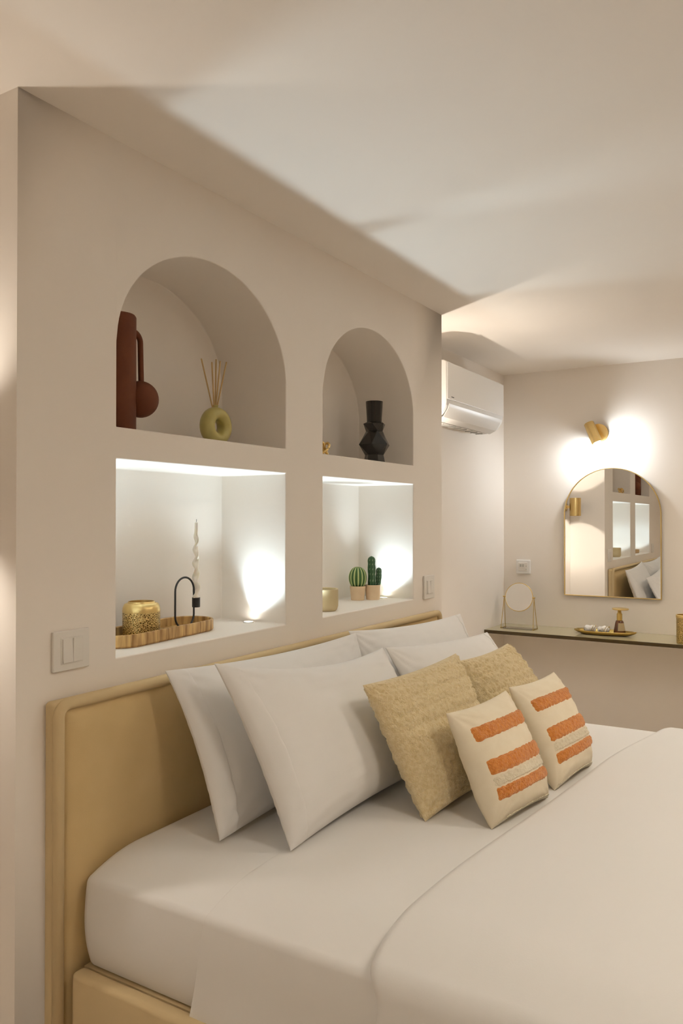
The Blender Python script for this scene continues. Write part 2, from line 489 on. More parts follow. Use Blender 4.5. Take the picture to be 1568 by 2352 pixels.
def thermostat():
    x0, x1, z0, z1 = -0.208, -0.108, 1.019, 1.116
    t = thing('thermostat', ((x0 + x1) / 2, YF, z0), 'square white thermostat on the far wall left of the mirror', 'thermostat')
    obj('housing', Geo().box(x0, x1, YF - 0.020, YF - 0.001, z0, z1), M['white_plastic'], t, bevel=0.006, seg=3)
    b = obj('bezel', Geo().box(x0 + 0.018, x1 - 0.018, YF - 0.024, YF - 0.018, z0 + 0.020, z1 - 0.016), M['switch'], t, bevel=0.003)
    s = obj('screen', Geo().box(x0 + 0.024, x0 + 0.066, YF - 0.0255, YF - 0.023, z0 + 0.043, z0 + 0.073), M['switch'], t)
    for k in range(2):
        obj('digit', Geo().box(x0 + 0.029 + k * 0.017, x0 + 0.041 + k * 0.017, YF - 0.0265, YF - 0.0254, z0 + 0.049, z0 + 0.068), M['grey'], s)
    obj('button', Geo().box(x0 + 0.070, x0 + 0.078, YF - 0.0265, YF - 0.023, z0 + 0.030, z0 + 0.036), M['grey'], t, bevel=0.001)
    obj('button', Geo().box(x0 + 0.070, x0 + 0.078, YF - 0.0265, YF - 0.023, z0 + 0.052, z0 + 0.058), M['grey'], t, bevel=0.001)
thermostat()

def switch_plate(y0, y1, z0, z1, n, label, name):
    t = thing(name, (0, (y0 + y1) / 2, z0), label, 'switch')
    obj('plate', Geo().box(0.0005, 0.010, y0, y1, z0, z1), M['switch'], t, bevel=0.003, seg=3)
    c = (y0 + y1) / 2; hw = 0.031; zc = (z0 + z1) / 2; hh = 0.030
    obj('inner_frame', Geo().box(0.009, 0.0115, c - hw - 0.003, c + hw + 0.003, zc - hh - 0.003, zc + hh + 0.003), M['switch'], t, bevel=0.001)
    w = 2 * hw / n
    for k in range(n):
        g = Geo().box(0.011, 0.0155, c - hw + k * w + 0.0006, c - hw + (k + 1) * w - 0.0006, zc - hh, zc + hh)
        g.rot(0.035 * (1 if k else -1), 'Y', (0.012, c, zc))
        obj('rocker', g, M['switch'], t, bevel=0.0015)
switch_plate(1.262, 1.373, 1.025, 1.124, 2, 'double light switch on the niche wall above the headboard corner', 'light_switch')
switch_plate(3.355, 3.468, 1.020, 1.131, 2, 'light switch right of the cactus niche at the wall end', 'light_switch')

# ================================================================== BED
def bed_frame():
    ya, yb, zt = 1.240, 3.470, 0.966
    t = thing('bed_frame', (1.05, 2.33, 0), 'upholstered khaki bed frame with tall headboard and border', 'bed')
    hb = obj('headboard', Geo().box(0.002, 0.036, ya, yb, 0.06, zt - 0.006), M['border'], t, bevel=0.012, seg=4)
    # soft padded panel inside the border
    N, K = 60, 40; w = 0.030
    rows = []
    for i in range(K + 1):
        s = -1 + 2 * i / K; vv = math.sin(PI / 2 * s) if abs(s) < 1 else s
        row = []
        for j in range(N + 1):
            uu = math.sin(PI / 2 * (-1 + 2 * j / N))
            y = (ya + yb) / 2 + uu * ((yb - ya) / 2 - w); z = (0.06 + zt) / 2 + vv * ((zt - 0.06) / 2 - w)
            e = min(((yb - ya) / 2 - w) * (1 - abs(uu)), ((zt - 0.06) / 2 - w) * (1 - abs(vv)))
            x = 0.034 + 0.018 * (1 - math.exp(-e / 0.020))
            row.append((x, y, z))
        rows.append(row)
    obj('headboard_panel', Geo().grid(rows), M['headboard'], t, 'all')
    # border roll on both sides and along the top
    k = 0.016; path = []
    r = 0.014
    yl, yr, zz = ya + r, yb - r, zt - r
    path = [(0.040, yl, 0.07), (0.040, yl, zz - 0.03)]
    for a in range(1, 8): path.append((0.040, yl + 0.03 - 0.03 * math.cos(PI / 2 * a / 8), zz - 0.03 + 0.03 * math.sin(PI / 2 * a / 8)))
    path += [(0.040, yl + 0.03, zz), (0.040, yr - 0.03, zz)]
    for a in range(1, 8): path.append((0.040, yr - 0.03 + 0.03 * math.sin(PI / 2 * a / 8), zz - 0.03 + 0.03 * math.cos(PI / 2 * a / 8)))
    path += [(0.040, yr, zz - 0.03), (0.040, yr, 0.07)]
    obj('border_roll', Geo().tube(path, r, 14), M['border'], t, 'all')
    # base
    g1 = Geo().box(0.066, 2.12, 1.268, 1.31, 0.075, 0.3165)
    g2 = Geo().box(0.066, 2.12, 3.36, 3.402, 0.075, 0.3165)
    obj('side_rail', g1, M['border'], t, bevel=0.014, seg=4)
    obj('side_rail', g2, M['border'], t, bevel=0.014, seg=4)
    obj('foot_rail', Geo().box(2.078, 2.12, 1.311, 3.359, 0.075, 0.3165), M['border'], t, bevel=0.012, seg=3)
    obj('slat_base', Geo().box(0.066, 2.077, 1.311, 3.359, 0.24, 0.312), M['border'], t)
    for x in (0.15, 2.04):
        for y in (1.36, 3.31):
            obj('leg', Geo().lathe([(0.018, 0.0), (0.026, 0.24)], (x, y, 0.0), 16), M['dark'], t, True)
bed_frame()

def bed_section(off, hem=None, flare=0.0):
    """cross-section over the bed from the near side to the far side, pushed out by off: (y, z, normal)."""
    ya, yb, r = 1.298, 3.372, 0.042
    half = []
    zs_ = 0.515
    for k in range(14):
        z = 0.3175 + (zs_ - 0.3175) * k / 13
        half.append((ya + 0.010 * ((z - 0.43) / 0.10) ** 2 * (1 if z > 0.43 else 1.6), z))
    y1, z1 = half[-1]
    for k in range(1, 11):
        a = PI / 2 * k / 10 * 0.86
        half.append((y1 + 0.020 * (1 - math.cos(a)) + 0.002 * k / 10, z1 + 0.020 * math.sin(a)))
    y2, z2 = half[-1]
    for k in range(1, 9):
        y = y2 + 0.16 * k / 8
        half.append((y, z2 + (BED - z2) * (1 - (1 - k / 8) ** 2)))
    top = [(half[-1][0] + (2.335 - half[-1][0]) * k / 30, BED) for k in range(1, 31)]
    near = half + top
    far = [(4.67 - y, z) for y, z in reversed(near[:-1])]
    base = near + far
    out = []
    for i, (y, z) in enumerate(base):
        a = base[max(i - 1, 0)]; b = base[min(i + 1, len(base) - 1)]
        ty, tz = b[0] - a[0], b[1] - a[1]; L = math.hypot(ty, tz) or 1
        ny, nz = -tz / L, ty / L
        out.append((y + ny * off, z + nz * off, (ny, nz)))
    if hem is not None:
        i0 = 7; i1 = len(out) - 8
        core = out[i0:i1 + 1]
        lo = []
        for k in range(12):
            f = k / 12; z = hem + (core[0][1] - hem) * f
            lo.append((core[0][0] - flare * (1 - f) ** 1.3, z, (-1, 0)))
        hi = [(4.67 - y, z, (1, 0)) for y, z, n in reversed(lo)]
        out = lo + core + hi
    return out

def mattress():
    sec = bed_section(0.0)
    g = Geo(); n = len(sec)
    xs = [0.072, 0.076, 0.09] + [0.09 + 1.97 * k / 20 for k in range(1, 21)] + [2.078, 2.085]
    rows = []
    for i, x in enumerate(xs):
        e = {0: 0.010, 1: 0.004}.get(i, 0.0)
        if i >= len(xs) - 2: e = 0.012 if i == len(xs) - 1 else 0.004
        rows.append([(x, y - ny * e, z - nz * e) for y, z, (ny, nz) in sec])
    g.grid(rows)
    # underside
    for a, b in zip(range(len(xs) - 1), range(1, len(xs))):
        g.f.append((a * n, b * n, b * n + n - 1, a * n + n - 1))
    g.f.append(tuple(range(n))); g.f.append(tuple((len(xs) - 1) * n + k for k in range(n)))
    o = obj('mattress', g, M['sheet'], None, True, angle=50)
    tag(o, 'thick mattress in a white fitted sheet on the khaki bed', 'mattress')
mattress()

def drape(name, xe_top, xe_side, off, lip, m, label, cat, hem, flare, wob, seed):
    """cloth laid across the bed, running from its head edge (x) over the foot."""
    sec = bed_section(off, hem, flare)
    zt = BED + off; R = 0.06; xf = 2.10 + off
    lipsteps = [(0.55 * lip + 0.004, -0.92 * lip), (0.18 * lip, -0.85 * lip), (0.0, -0.5 * lip), (0.2 * lip, -0.14 * lip), (0.7 * lip, 0.0)]
    rows = []
    for st in range(len(lipsteps) + 72):
        row = []
        for (y, z, nr) in sec:
            xe = xe_top(min(max(y, 1.36), 3.31))
            if y < 2.3: xe = xe_side(xe, max(0.0, zt - 0.01 - z))
            if st < len(lipsteps):
                dx, dn = lipsteps[st]
                row.append((xe + dx, y + dn * nr[0], z + dn * nr[1]))
            else:
                k = (st - len(lipsteps) + 1) / 60.0
                zdrop = 0
                if k <= 1:
                    x = xe + 0.7 * lip + (xf - R - xe - 0.7 * lip) * (k ** 1.25)
                else:
                    kk = (k - 1) * 60
                    if kk <= 6:
                        a = PI / 2 * kk / 6; x = xf - R + R * math.sin(a); zdrop = R - R * math.cos(a)
                    else:
                        x = xf; zdrop = R + (zt - R - hem) * (kk - 6) / 6
                fade = smoothstep(0, 0.12, x - xe)
                w = wob * fade * (0.3 + noise.noise(Vector((x * 2.3 + seed, y * 2.0, z * 2.0))) + 0.5 * noise.noise(Vector((x * 6 + seed, y * 5, z * 3))))
                side = smoothstep(0.7, 0.99, abs(nr[0]))
                w += wob * 1.2 * math.sin(x * 19 + seed) * smoothstep(0.05, 0.3, zt - z) * fade * side
                row.append((x, y + nr[0] * w, max(z + nr[1] * w - zdrop, hem)))
        rows.append(row)
    o = obj(name, Geo().grid(rows), m, None, 'all')
    return tag(o, label, cat)

def sheet_top(y): return 0.452 + 0.012 * math.sin(y * 2.1)
def sheet_side(xe, dz): return xe - 0.17 * dz + 0.01 * math.sin(dz * 9)
def duvet_top(y):
    pts = [(1.2, 0.862), (1.388, 0.860), (1.512, 0.857), (1.822, 0.883), (2.052, 0.916), (2.356, 0.949), (2.861, 0.992), (3.158, 1.073), (3.4, 1.10)]
    for (a, xa), (b, xb) in zip(pts[:-1], pts[1:]):
        if y <= b:
            s = (y - a) / (b - a); return xa + (xb - xa) * s
    return pts[-1][1]
_raw = duvet_top
def duvet_top(y):
    return sum(_raw(min(max(y + d, 1.2), 3.4)) for d in (-0.2, -0.13, -0.06, 0, 0.06, 0.13, 0.2)) / 7
def duvet_side(xe, dz): return xe + 0.045 * smoothstep(0, 0.1, dz) - 0.10 * dz
drape('top_sheet', sheet_top, sheet_side, 0.003, 0.0025, M['sheet'], 'smooth white top sheet hanging over the bed side beneath the duvet', 'sheet', 0.14, 0.012, 0.003, 3.1)
drape('duvet', duvet_top, duvet_side, 0.031, 0.026, M['duvet'], 'plain white duvet spread over the foot half of the bed', 'duvet', 0.18, 0.085, 0.005, 7.7)

# ------------------------------------------------------------------ pillows and cushions
def pillow_surface(TL, TR, BL, BR, Tf, Tb, pinch, power=0.5, wr=0.004, seed=0.0, sagv=0.25, cr=1.0, pv=None):
    TL, TR, BL, BR = map(Vector, (TL, TR, BL, BR))
    nrm = ((TR + BR - TL - BL)).cross(TL + TR - BL - BR).normalized()
    W = ((TR - TL).length + (BR - BL).length) / 2; H = ((TL - BL).length + (TR - BR).length) / 2
    def P(u, v, side, extra=0.0):
        uu = u * (1 - pinch * (1 - v * v) * u * u)
        vv = v * (1 - (pv if (pv and v > 0) else pinch * 1.2) * (1 - u * u) * v * v)
        a = (1 + uu) / 2; b = (1 + vv) / 2
        p = (BL * (1 - a) + BR * a) * (1 - b) + (TL * (1 - a) + TR * a) * b
        e = max(0.0, (1 - abs(u) ** 2.2) * (1 - abs(v) ** 2.2))
        th = e ** power * (1 - sagv * v * 0.6)
        d = (Tf if side > 0 else Tb) * th
        # creases running in from the corners and small folds
        c = 0.0
        if wr:
            for su in (-1, 1):
                for sv in (-1, 1):
                    qx, qy = (u - su) * W / 2, (v - sv) * H / 2
                    r = math.hypot(qx, qy)
                    ang = math.atan2(abs(qy), abs(qx))
                    c += cr * math.sin(ang * 13 + seed * 3 + su * 2 + sv + 3 * noise.noise(Vector((r * 9, seed, ang)))) * math.exp(-r / 0.11) * smoothstep(0.0, 0.05, r)
            c += 0.8 * noise.noise(Vector((u * W * 7 + seed, v * H * 4, seed * 2 + side)))
            c += 0.5 * noise.noise(Vector((u * W * 5 + seed, v * H * 22, seed + side)))
            c += 1.1 * noise.noise(Vector((u * W * 7 - seed, v * H * 40, seed))) * math.exp(-(1 - abs(u)) * W / 0.16)
            c *= wr * min(1.0, e ** 0.4 * 1.6)
        return p + nrm * (side * (d + c + extra))
    return P, W, H, nrm

def pillow_geo(P, nu, nv, disp=None):
    rows = []
    us = [math.sin(PI / 2 * (-1 + 2 * j / nu)) for j in range(nu + 1)]
    vs_ = [math.sin(PI / 2 * (-1 + 2 * i / nv)) for i in range(nv + 1)]
    g = Geo()
    for side in (1, -1):
        g.grid([[P(u, v, side, disp(u, v, side) if disp else 0.0) for u in us] for v in vs_])
    return g

def bed_pillow(c, label, seed, Tf, Tb, hem_side, pv=0.08):
    P, W, H, n = pillow_surface(*c, Tf, Tb, 0.055, 0.5, 0.0055, seed, pv=pv)
    base = (Vector(c[2]) + Vector(c[3])) / 2
    t = thing('pillow', tuple(base), label, 'pillow', 'white bed pillows')
    obj('pillowcase', pillow_geo(P, 72, 56), M['pillow'], t, 'all', weld=True)
    # open hem band along one side
    k = hem_side
    us = [k * a for a in (1.0, 0.985, 0.965, 0.94, 0.91, 0.885, 0.872, 0.868, 0.866)]
    g = Geo(); vs_ = [math.sin(PI / 2 * (-1 + 2 * i / 56)) * 0.995 for i in range(57)]
    ex = [0.0035] * 6 + [0.0032, 0.0022, -0.002]
    g.grid([[P(u, v, 1, e) for u, e in zip(us, ex)] for v in vs_])
    obj('hem_band', g, M['pillow'], t, 'all')
    return t

ZB = BED + 0.008
bed_pillow(((0.118, 1.53, 0.998), (0.118, 2.53, 0.975), (0.285, 1.555, ZB), (0.285, 2.48, ZB)), 'white pillow leaning on the headboard, nearest the light switch', 1.3, 0.075, 0.062, -1)
bed_pillow(((0.106, 2.495, 0.985), (0.145, 3.455, 0.952), (0.255, 2.54, ZB), (0.30, 3.43, ZB)), 'white pillow leaning on the headboard below the cactus niche', 4.7, 0.075, 0.062, 1)
bed_pillow(((0.268, 1.552, 1.028), (0.268, 2.462, 0.942), (0.475, 1.60, ZB), (0.49, 2.42, ZB)), 'large white pillow standing directly behind the ribbed cream cushion, hem towards viewer', 8.2, 0.095, 0.055, -1, 0.19)
bed_pillow(((0.285, 2.45, 0.945), (0.305, 3.385, 0.885), (0.47, 2.47, ZB), (0.49, 3.40, ZB)), 'white pillow on the far side of the bed behind the striped cushions', 11.9, 0.085, 0.055, 1)

def knit_cushion(c, label, seed, Tf, Tb, mode):
    P, W, H, n = pillow_surface(*c, Tf, Tb, 0.045, 0.46, 0.003, seed, 0.2, 0.6)
    def disp(u, v, side):
        x, y = u * W / 2, v * H / 2
        if mode == 'rows':
            rib = 0.006 * abs(math.sin(y * 2 * PI / 0.085 + 0.6 * noise.noise(Vector((x * 12, y * 4, seed))))) ** 0.5
        else:
            rib = 0.008 * abs(math.sin(y * 2 * PI / 0.07)) ** 0.7 * (0.65 + 0.35 * math.sin(x * 2 * PI / 0.024 + 3 * math.floor(y / 0.035)))
        loop = 0.0075 * (noise.noise(Vector((x * 95, y * 95, seed + side))) * 0.8 + 0.5 * noise.noise(Vector((x * 190, y * 190, seed))))
        return (rib + loop) * smoothstep(0.0, 0.06, (1 - abs(u)) * 1.0) * smoothstep(0.0, 0.06, 1 - abs(v))
    base = (Vector(c[2]) + Vector(c[3])) / 2
    o = obj('knit_cushion', pillow_geo(P, 150, 140, disp), M['boucle'], None, 'all', weld=True)
    return tag(o, label, 'cushion', 'cream knitted cushions')
knit_cushion(((0.495, 1.925, 0.930), (0.545, 2.47, 0.945), (0.675, 1.955, ZB - 0.004), (0.715, 2.42, ZB - 0.004)), 'large cream loop-knit cushion with ribbed rows leaning on white pillow', 2.2, 0.075, 0.055, 'rows')
knit_cushion(((0.515, 2.56, 0.902), (0.515, 3.07, 0.895), (0.66, 2.58, ZB - 0.004), (0.69, 3.16, ZB - 0.004)), 'cream ribbed cushion mostly hidden behind the two striped cushions', 5.5, 0.075, 0.055, 'blocks')

def striped_cushion(c, label, seed):
    P, W, H, n = pillow_surface(*c, 0.074, 0.055, 0.05, 0.44, 0.004, seed, 0.25, 1.0)
    base = (Vector(c[2]) + Vector(c[3])) / 2
    t = thing('striped_cushion', tuple(base), label, 'cushion', 'small striped cushions')
    obj('cover', pillow_geo(P, 60, 60), M['cream'], t, 'all', weld=True)
    def band(v0, v1, m, nm, u0=-0.86, u1=0.985, h=0.006):
        nu, nv = 90, 18; g = Geo(); rows = []
        for i in range(nv + 1):
            v = v0 + (v1 - v0) * i / nv; row = []
            for j in range(nu + 1):
                u = u0 + (u1 - u0) * j / nu
                e = min(i, nv - i) / 3.0; e2 = min(j, nu - j) / 3.0
                k = min(1.0, e) * min(1.0, e2)
                x, y = u * W / 2, v * H / 2
                l = noise.noise(Vector((x * 130, y * 130, seed))) * 0.0022
                jit = 0.0016 * noise.noise(Vector((x * 90, y * 90, seed + 5))) if k < 1 else 0
                row.append(P(u, v + jit * 12, 1, -0.001 + k * (h + l)))
            rows.append(row)
        obj(nm, g.grid(rows), m, t, 'all')
    band(0.37, 0.63, M['orange'], 'orange_stripe')
    band(-0.22, 0.05, M['orange'], 'orange_stripe')
    band(-0.405, -0.235, M['tuft'], 'cream_stripe', h=0.005)
    band(-0.63, -0.42, M['orange'], 'orange_stripe')
    band(-0.995, -0.93, M['tuft'], 'looped_hem', -0.98, 0.98, 0.004)
    return t
striped_cushion(((0.715, 2.005, 0.862), (0.765, 2.345, 0.868), (0.848, 2.0, ZB - 0.004), (0.905, 2.315, ZB - 0.004)), 'small cream cushion with orange tufted stripes, nearer of the two', 1.7)
striped_cushion(((0.745, 2.43, 0.860), (0.795, 2.755, 0.860), (0.905, 2.385, ZB - 0.004), (0.938, 2.69, ZB - 0.004)), 'small orange striped cushion farther back, beside the duvet edge', 6.1)

# ================================================================== THINGS IN THE UPPER NICHES
def terracotta_vase():
    x, y, z = -0.12, 1.583, ZU
    t = thing('terracotta_vase', (x, y, z), 'tall dark terracotta vase with loop handle and ball in the large arch', 'vase')
    r = 0.052; h = 0.340
    g = Geo().lathe([(r * 0.97, 0.0), (r, 0.004), (r, h - 0.006), (r - 0.004, h), (r - 0.010, h - 0.004), (r - 0.012, h - 0.12)], (x, y, z), 40, True, True)
    obj('tube_body', g, M['terracotta'], t, True)
    obj('ball', Geo().sphere((x + 0.012, y + 0.076, z + 0.106), 0.054, 30, 18), M['terracotta'], t, 'all')
    pts = [(x + 0.006, y + 0.045, z + 0.302)]
    for k in range(0, 9):
        a = PI / 2 * k / 8
        pts.append((x + 0.008, y + 0.050 + 0.030 * math.sin(a), z + 0.272 + 0.030 * math.cos(a)))
    pts += [(x + 0.010, y + 0.080, z + 0.20), (x + 0.012, y + 0.080, z + 0.148)]
    obj('handle', Geo().tube(pts, 0.0085, 12), M['terracotta'], t, True)
terracotta_vase()

def reed_diffuser():
    x, y, z = -0.12, 2.012, ZU
    t = thing('reed_diffuser', (x, y, z), 'olive ring-shaped reed diffuser in the large arched niche', 'diffuser')
    Ro, ro = 0.043, 0.0265; rows = []
    N, n = 48, 20
    for i in range(N):
        a = 2 * PI * i / N
        rows.append([(x + 1.05 * ro * math.sin(2 * PI * k / n), y + (Ro + ro * 0.82 * math.cos(2 * PI * k / n)) * math.cos(a),
                      max(z + 0.0005, z + 0.0625 + (Ro + ro * 0.82 * math.cos(2 * PI * k / n)) * math.sin(a))) for k in range(n)])
    obj('ring_bottle', Geo().grid(rows, True, True), M['olive'], t, 'all')
    nk = (x, y - 0.005, z + 0.118)
    obj('neck', Geo().lathe([(0.0115, 0), (0.0105, 0.010), (0.0125, 0.014), (0.0095, 0.015), (0.0085, 0.004)], nk, 20), M['olive'], t, True)
    for (ty, tz, tx) in ((1.945, 1.925, -0.125), (1.968, 1.915, -0.10), (2.022, 1.936, -0.128), (2.028, 1.930, -0.115), (2.060, 1.932, -0.115)):
        obj('reed', Geo().tube([(x, y - 0.005 + 0.05 * (ty - y), z + 0.10), (tx, ty, tz)], 0.0025, 6), M['reed'], t, True)
reed_diffuser()

def faceted_vase():
    x, y, z = -0.118, 3.098, ZU
    t = thing('faceted_vase', (x, y, z), 'black faceted geometric vase in the small arched niche', 'vase')
    # angular rings, turned against one another so that the facets are triangles
    ring = [(0.050, 0.0, 0), (0.046, 0.022, 0), (0.042, 0.042, 0), (0.074, 0.088, 1), (0.038, 0.150, 0), (0.053, 0.182, 1), (0.036, 0.192, 0)]
    n = 6; rows = []; g = Geo()
    for r, h, ph in ring:
        rows.append([Vector((x + r * math.cos(2 * PI * (k + 0.5 * ph) / n + 0.35), y + r * math.sin(2 * PI * (k + 0.5 * ph) / n + 0.35), z + h)) for k in range(n)])
    for i in range(len(rows) - 1):
        p0, p1 = ring[i][2], ring[i + 1][2]
        for k in range(n):
            a, b, c, d = rows[i][k], rows[i][(k + 1) % n], rows[i + 1][k], rows[i + 1][(k + 1) % n]
            if p0 == p1: g.add([a, b, d, c], [(0, 1, 2, 3)])
            elif p1 > p0: g.add([a, b, c, d], [(0, 1, 2), (1, 3, 2)])
            else: g.add([a, b, c, d], [(0, 1, 3), (0, 3, 2)])
    g.add(rows[0], [tuple(reversed(range(n)))])
    obj('faceted_body', g, M['black_glaze'], t, weld=True)
    obj('neck', Geo().lathe([(0.034, 0.190), (0.0345, 0.21), (0.039, 0.284), (0.036, 0.284), (0.031, 0.21)], (x, y, z), 28, True, True), M['black_glaze'], t, True)
faceted_vase()

def gold_ornament():
    x, y, z = -0.07, 2.592, ZU
    g = Geo(); pts = []
    for k in range(90):
        a = 2 * PI * k / 90
        r = 0.018 + 0.008 * math.cos(3 * a)
        pts.append((x + r * math.cos(2 * a), y + r * math.sin(2 * a) * 1.3, z + 0.032 + 0.021 * math.sin(3 * a)))
    t = thing('gold_ornament', (x, y, z), 'small knotted gold ornament at the left edge of the small arch', 'ornament')
    obj('knot', g.tube(pts, 0.0055, 10, True), M['gold'], t, 'all')
    obj('base', Geo().lathe([(0.024, 0.0), (0.024, 0.004), (0.014, 0.008)], (x, y, z), 20), M['gold'], t, True)
gold_ornament()

# ================================================================== THINGS IN THE LOWER NICHES
def stadium(L, W, n=20, m=12):
    r = W / 2; h = L / 2 - r
    p = [(r * math.cos(PI * k / n), h + r * math.sin(PI * k / n)) for k in range(n + 1)]
    p += [(-r, h - 2 * h * k / m) for k in range(1, m)]
    p += [(-r * math.cos(PI * k / n), -h - r * math.sin(PI * k / n)) for k in range(n + 1)]
    p += [(r, -h + 2 * h * k / m) for k in range(1, m)]
    return p

TRX, TRY, TRA = -0.180, 1.796, 0.10
TZ = ZS + 0.010
def tray():
    t = thing('oval_tray', (TRX, TRY, ZS), 'oval bamboo tray on the left square niche sill', 'tray')
    o1 = stadium(0.500, 0.170); o2 = stadium(0.482, 0.152); o0 = stadium(0.49, 0.16)
    R = Matrix.Rotation(TRA, 3, 'Z')
    def tr(p, z): return R @ Vector((p[0], p[1], 0)) + Vector((TRX, TRY, ZS + z))
    rows = [[tr(p, 0.0005) for p in o0], [tr(p, 0.006) for p in o1], [tr(p, 0.036) for p in o1], [tr(p, 0.038) for p in stadium(0.497, 0.167)],
            [tr(p, 0.038) for p in stadium(0.486, 0.156)], [tr(p, 0.036) for p in o2], [tr(p, 0.008) for p in o2]]
    obj('rim', Geo().grid(rows, closed_u=True), M['wood'], t, True)
    obj('tray_floor', Geo().prism(o2, lambda p: tr(p, 0.001), lambda p: tr(p, 0.0095)), M['wood'], t)
tray()

def votive(x, y, z, r, h, label, name='pierced_votive'):
    t = thing(name, (x, y, z), label, 'candle holder', 'pierced brass candle holders')
    obj('pierced_band', Geo().lathe([(r * 0.93, 0.0), (r * 0.985, 0.004), (r, h * 0.2), (r, h * 0.70)], (x, y, z), 48, True, False), M['filigree'], t, True)
    obj('shoulder', Geo().lathe([(r, h * 0.70), (r * 1.01, h * 0.73), (r * 0.98, h * 0.84), (r * 0.9, h * 0.93), (r * 0.80, h * 0.955), (r * 0.74, h * 0.945), (r * 0.72, h * 0.97), (r * 0.70, h), (r * 0.66, h), (r * 0.66, h * 0.6)], (x, y, z), 48, False, True), M['gold2'], t, True)
    return t
votive(-0.178, 1.734, TZ, 0.0565, 0.108, 'round pierced brass candle holder on the bamboo tray')

def candle_holder():
    x, y = -0.170, 1.917; z = TZ + 0.0045
    t = thing('candle_holder', (x, y, TZ), 'black wire hoop candle holder on the bamboo tray', 'candle holder')
    hw, top = 0.044, 0.165; r = hw
    pts = []
    n = 16
    for k in range(n + 1):
        a = PI * k / n; pts.append((x, y + r * math.cos(a), z + top - r + r * math.sin(a)))
    for k in range(n + 1):
        a = PI * k / n; pts.append((x, y - r * math.cos(a), z + r * 0.95 - r * 0.95 * math.sin(a)))
    obj('wire_hoop', Geo().tube(pts, 0.0032, 10, True), M['black'], t, 'all')
    cx, cy, cz = x, y + hw + 0.011, z + 0.063
    obj('cup', Geo().lathe([(0.0125, 0.0), (0.0135, 0.002), (0.0135, 0.032), (0.0115, 0.032), (0.0115, 0.010)], (cx, cy, cz), 28, True, True), M['black'], t, True)
    # twisted candle
    g = Geo(); rows = []; N = 70; L = 0.268; n = 16
    for i in range(N + 1):
        s = i / N; zz = cz + 0.012 + L * s
        rad = (0.0108 - 0.0055 * s ** 1.3)
        tw = smoothstep(0.02, 0.10, s) * (1 - smoothstep(0.78, 0.92, s))
        wob = 0.0028 * math.sin(s * 34) * tw
        row = []
        for k in range(n):
            a = 2 * PI * k / n
            rr = rad * (1 + 0.28 * tw * math.cos(2 * (a - s * 20)))
            row.append((cx + rr * math.cos(a) + wob, cy + rr * math.sin(a) + 0.0022 * math.cos(s * 34) * tw, zz))
        rows.append(row)
    rows.append([(cx, cy, cz + 0.012 + L + 0.004)] * n)
    c = thing('twisted_candle', (cx, cy, cz + 0.01), 'thin twisted cream candle in the black hoop holder', 'candle')
    obj('wax', g.grid(rows, closed_u=True).add(rows[0], [tuple(range(n))]), M['wax'], c, 'all', weld=True)
    obj('wick', Geo().tube([(cx, cy, cz + L + 0.012), (cx + 0.001, cy, cz + L + 0.024)], 0.0008, 6), M['dark'], c)
candle_holder()

def jar():
    x, y = -0.105, 2.668; r, h = 0.052, 0.090
    o = obj('ceramic_jar', Geo().lathe([(r * 0.78, 0.0), (r * 0.90, 0.006), (r * 0.99, 0.02), (r, 0.04), (r, h - 0.003), (r - 0.003, h), (r - 0.006, h - 0.003), (r - 0.007, 0.012)], (x, y, ZS), 40), M['jar'], None, True)
    tag(o, 'plain tan ceramic jar at the left edge of the cactus niche', 'jar')
jar()

def pot(t, x, y, rb, rt, h):
    p = obj('pot', Geo().lathe([(rb, 0.0), (rb + 0.001, 0.002), (rt * 0.97, h * 0.80), (rt, h * 0.82), (rt * 1.02, h), (rt * 0.93, h), (rt * 0.91, h * 0.85)], (x, y, ZS), 36, True, False), M['pot'], t, True)
    obj('soil', Geo().lathe([(0.001, h * 0.86), (rt * 0.92, h * 0.86), (rt * 0.92, h * 0.88), (0.001, h * 0.90)], (x, y, ZS), 28), M['soil'], t, True)
    return p

def ball_cactus():
    x, y = -0.205, 3.098
    t = thing('ball_cactus', (x, y, ZS), 'round ribbed ball cactus in a clay pot', 'cactus', 'potted cacti')
    pot(t, x, y, 0.029, 0.036, 0.064)
    ribs = 13; rows = []; tone = []; n = ribs * 8; N = 22; r0, h = 0.042, 0.100
    for i in range(N + 1):
        a = PI * (0.03 + 0.97 * i / N) - PI / 2 * 0; th = -PI / 2 + PI * i / N
        rr = r0 * max(0.02, math.cos(th) ** 0.85 if math.cos(th) > 0 else 0.02); zz = ZS + 0.052 + h / 2 + h / 2 * math.sin(th)
        row = []
        for k in range(n):
            f = 0.5 + 0.5 * math.cos(2 * PI * k / 8)
            q = rr * (0.84 + 0.16 * f ** 0.8)
            row.append((x + q * math.cos(2 * PI * k / n), y + q * math.sin(2 * PI * k / n), zz))
            m = smoothstep(0.55, 0.95, f)
            tone.append(tuple(a0 * (1 - m) + b0 * m for a0, b0 in zip((0.035, 0.11, 0.018), (0.50, 0.56, 0.24))))
        rows.append(row)
    obj('ribbed_ball', Geo().grid(rows, closed_u=True), M['cactus'], t, 'all', tone=tone)
ball_cactus()

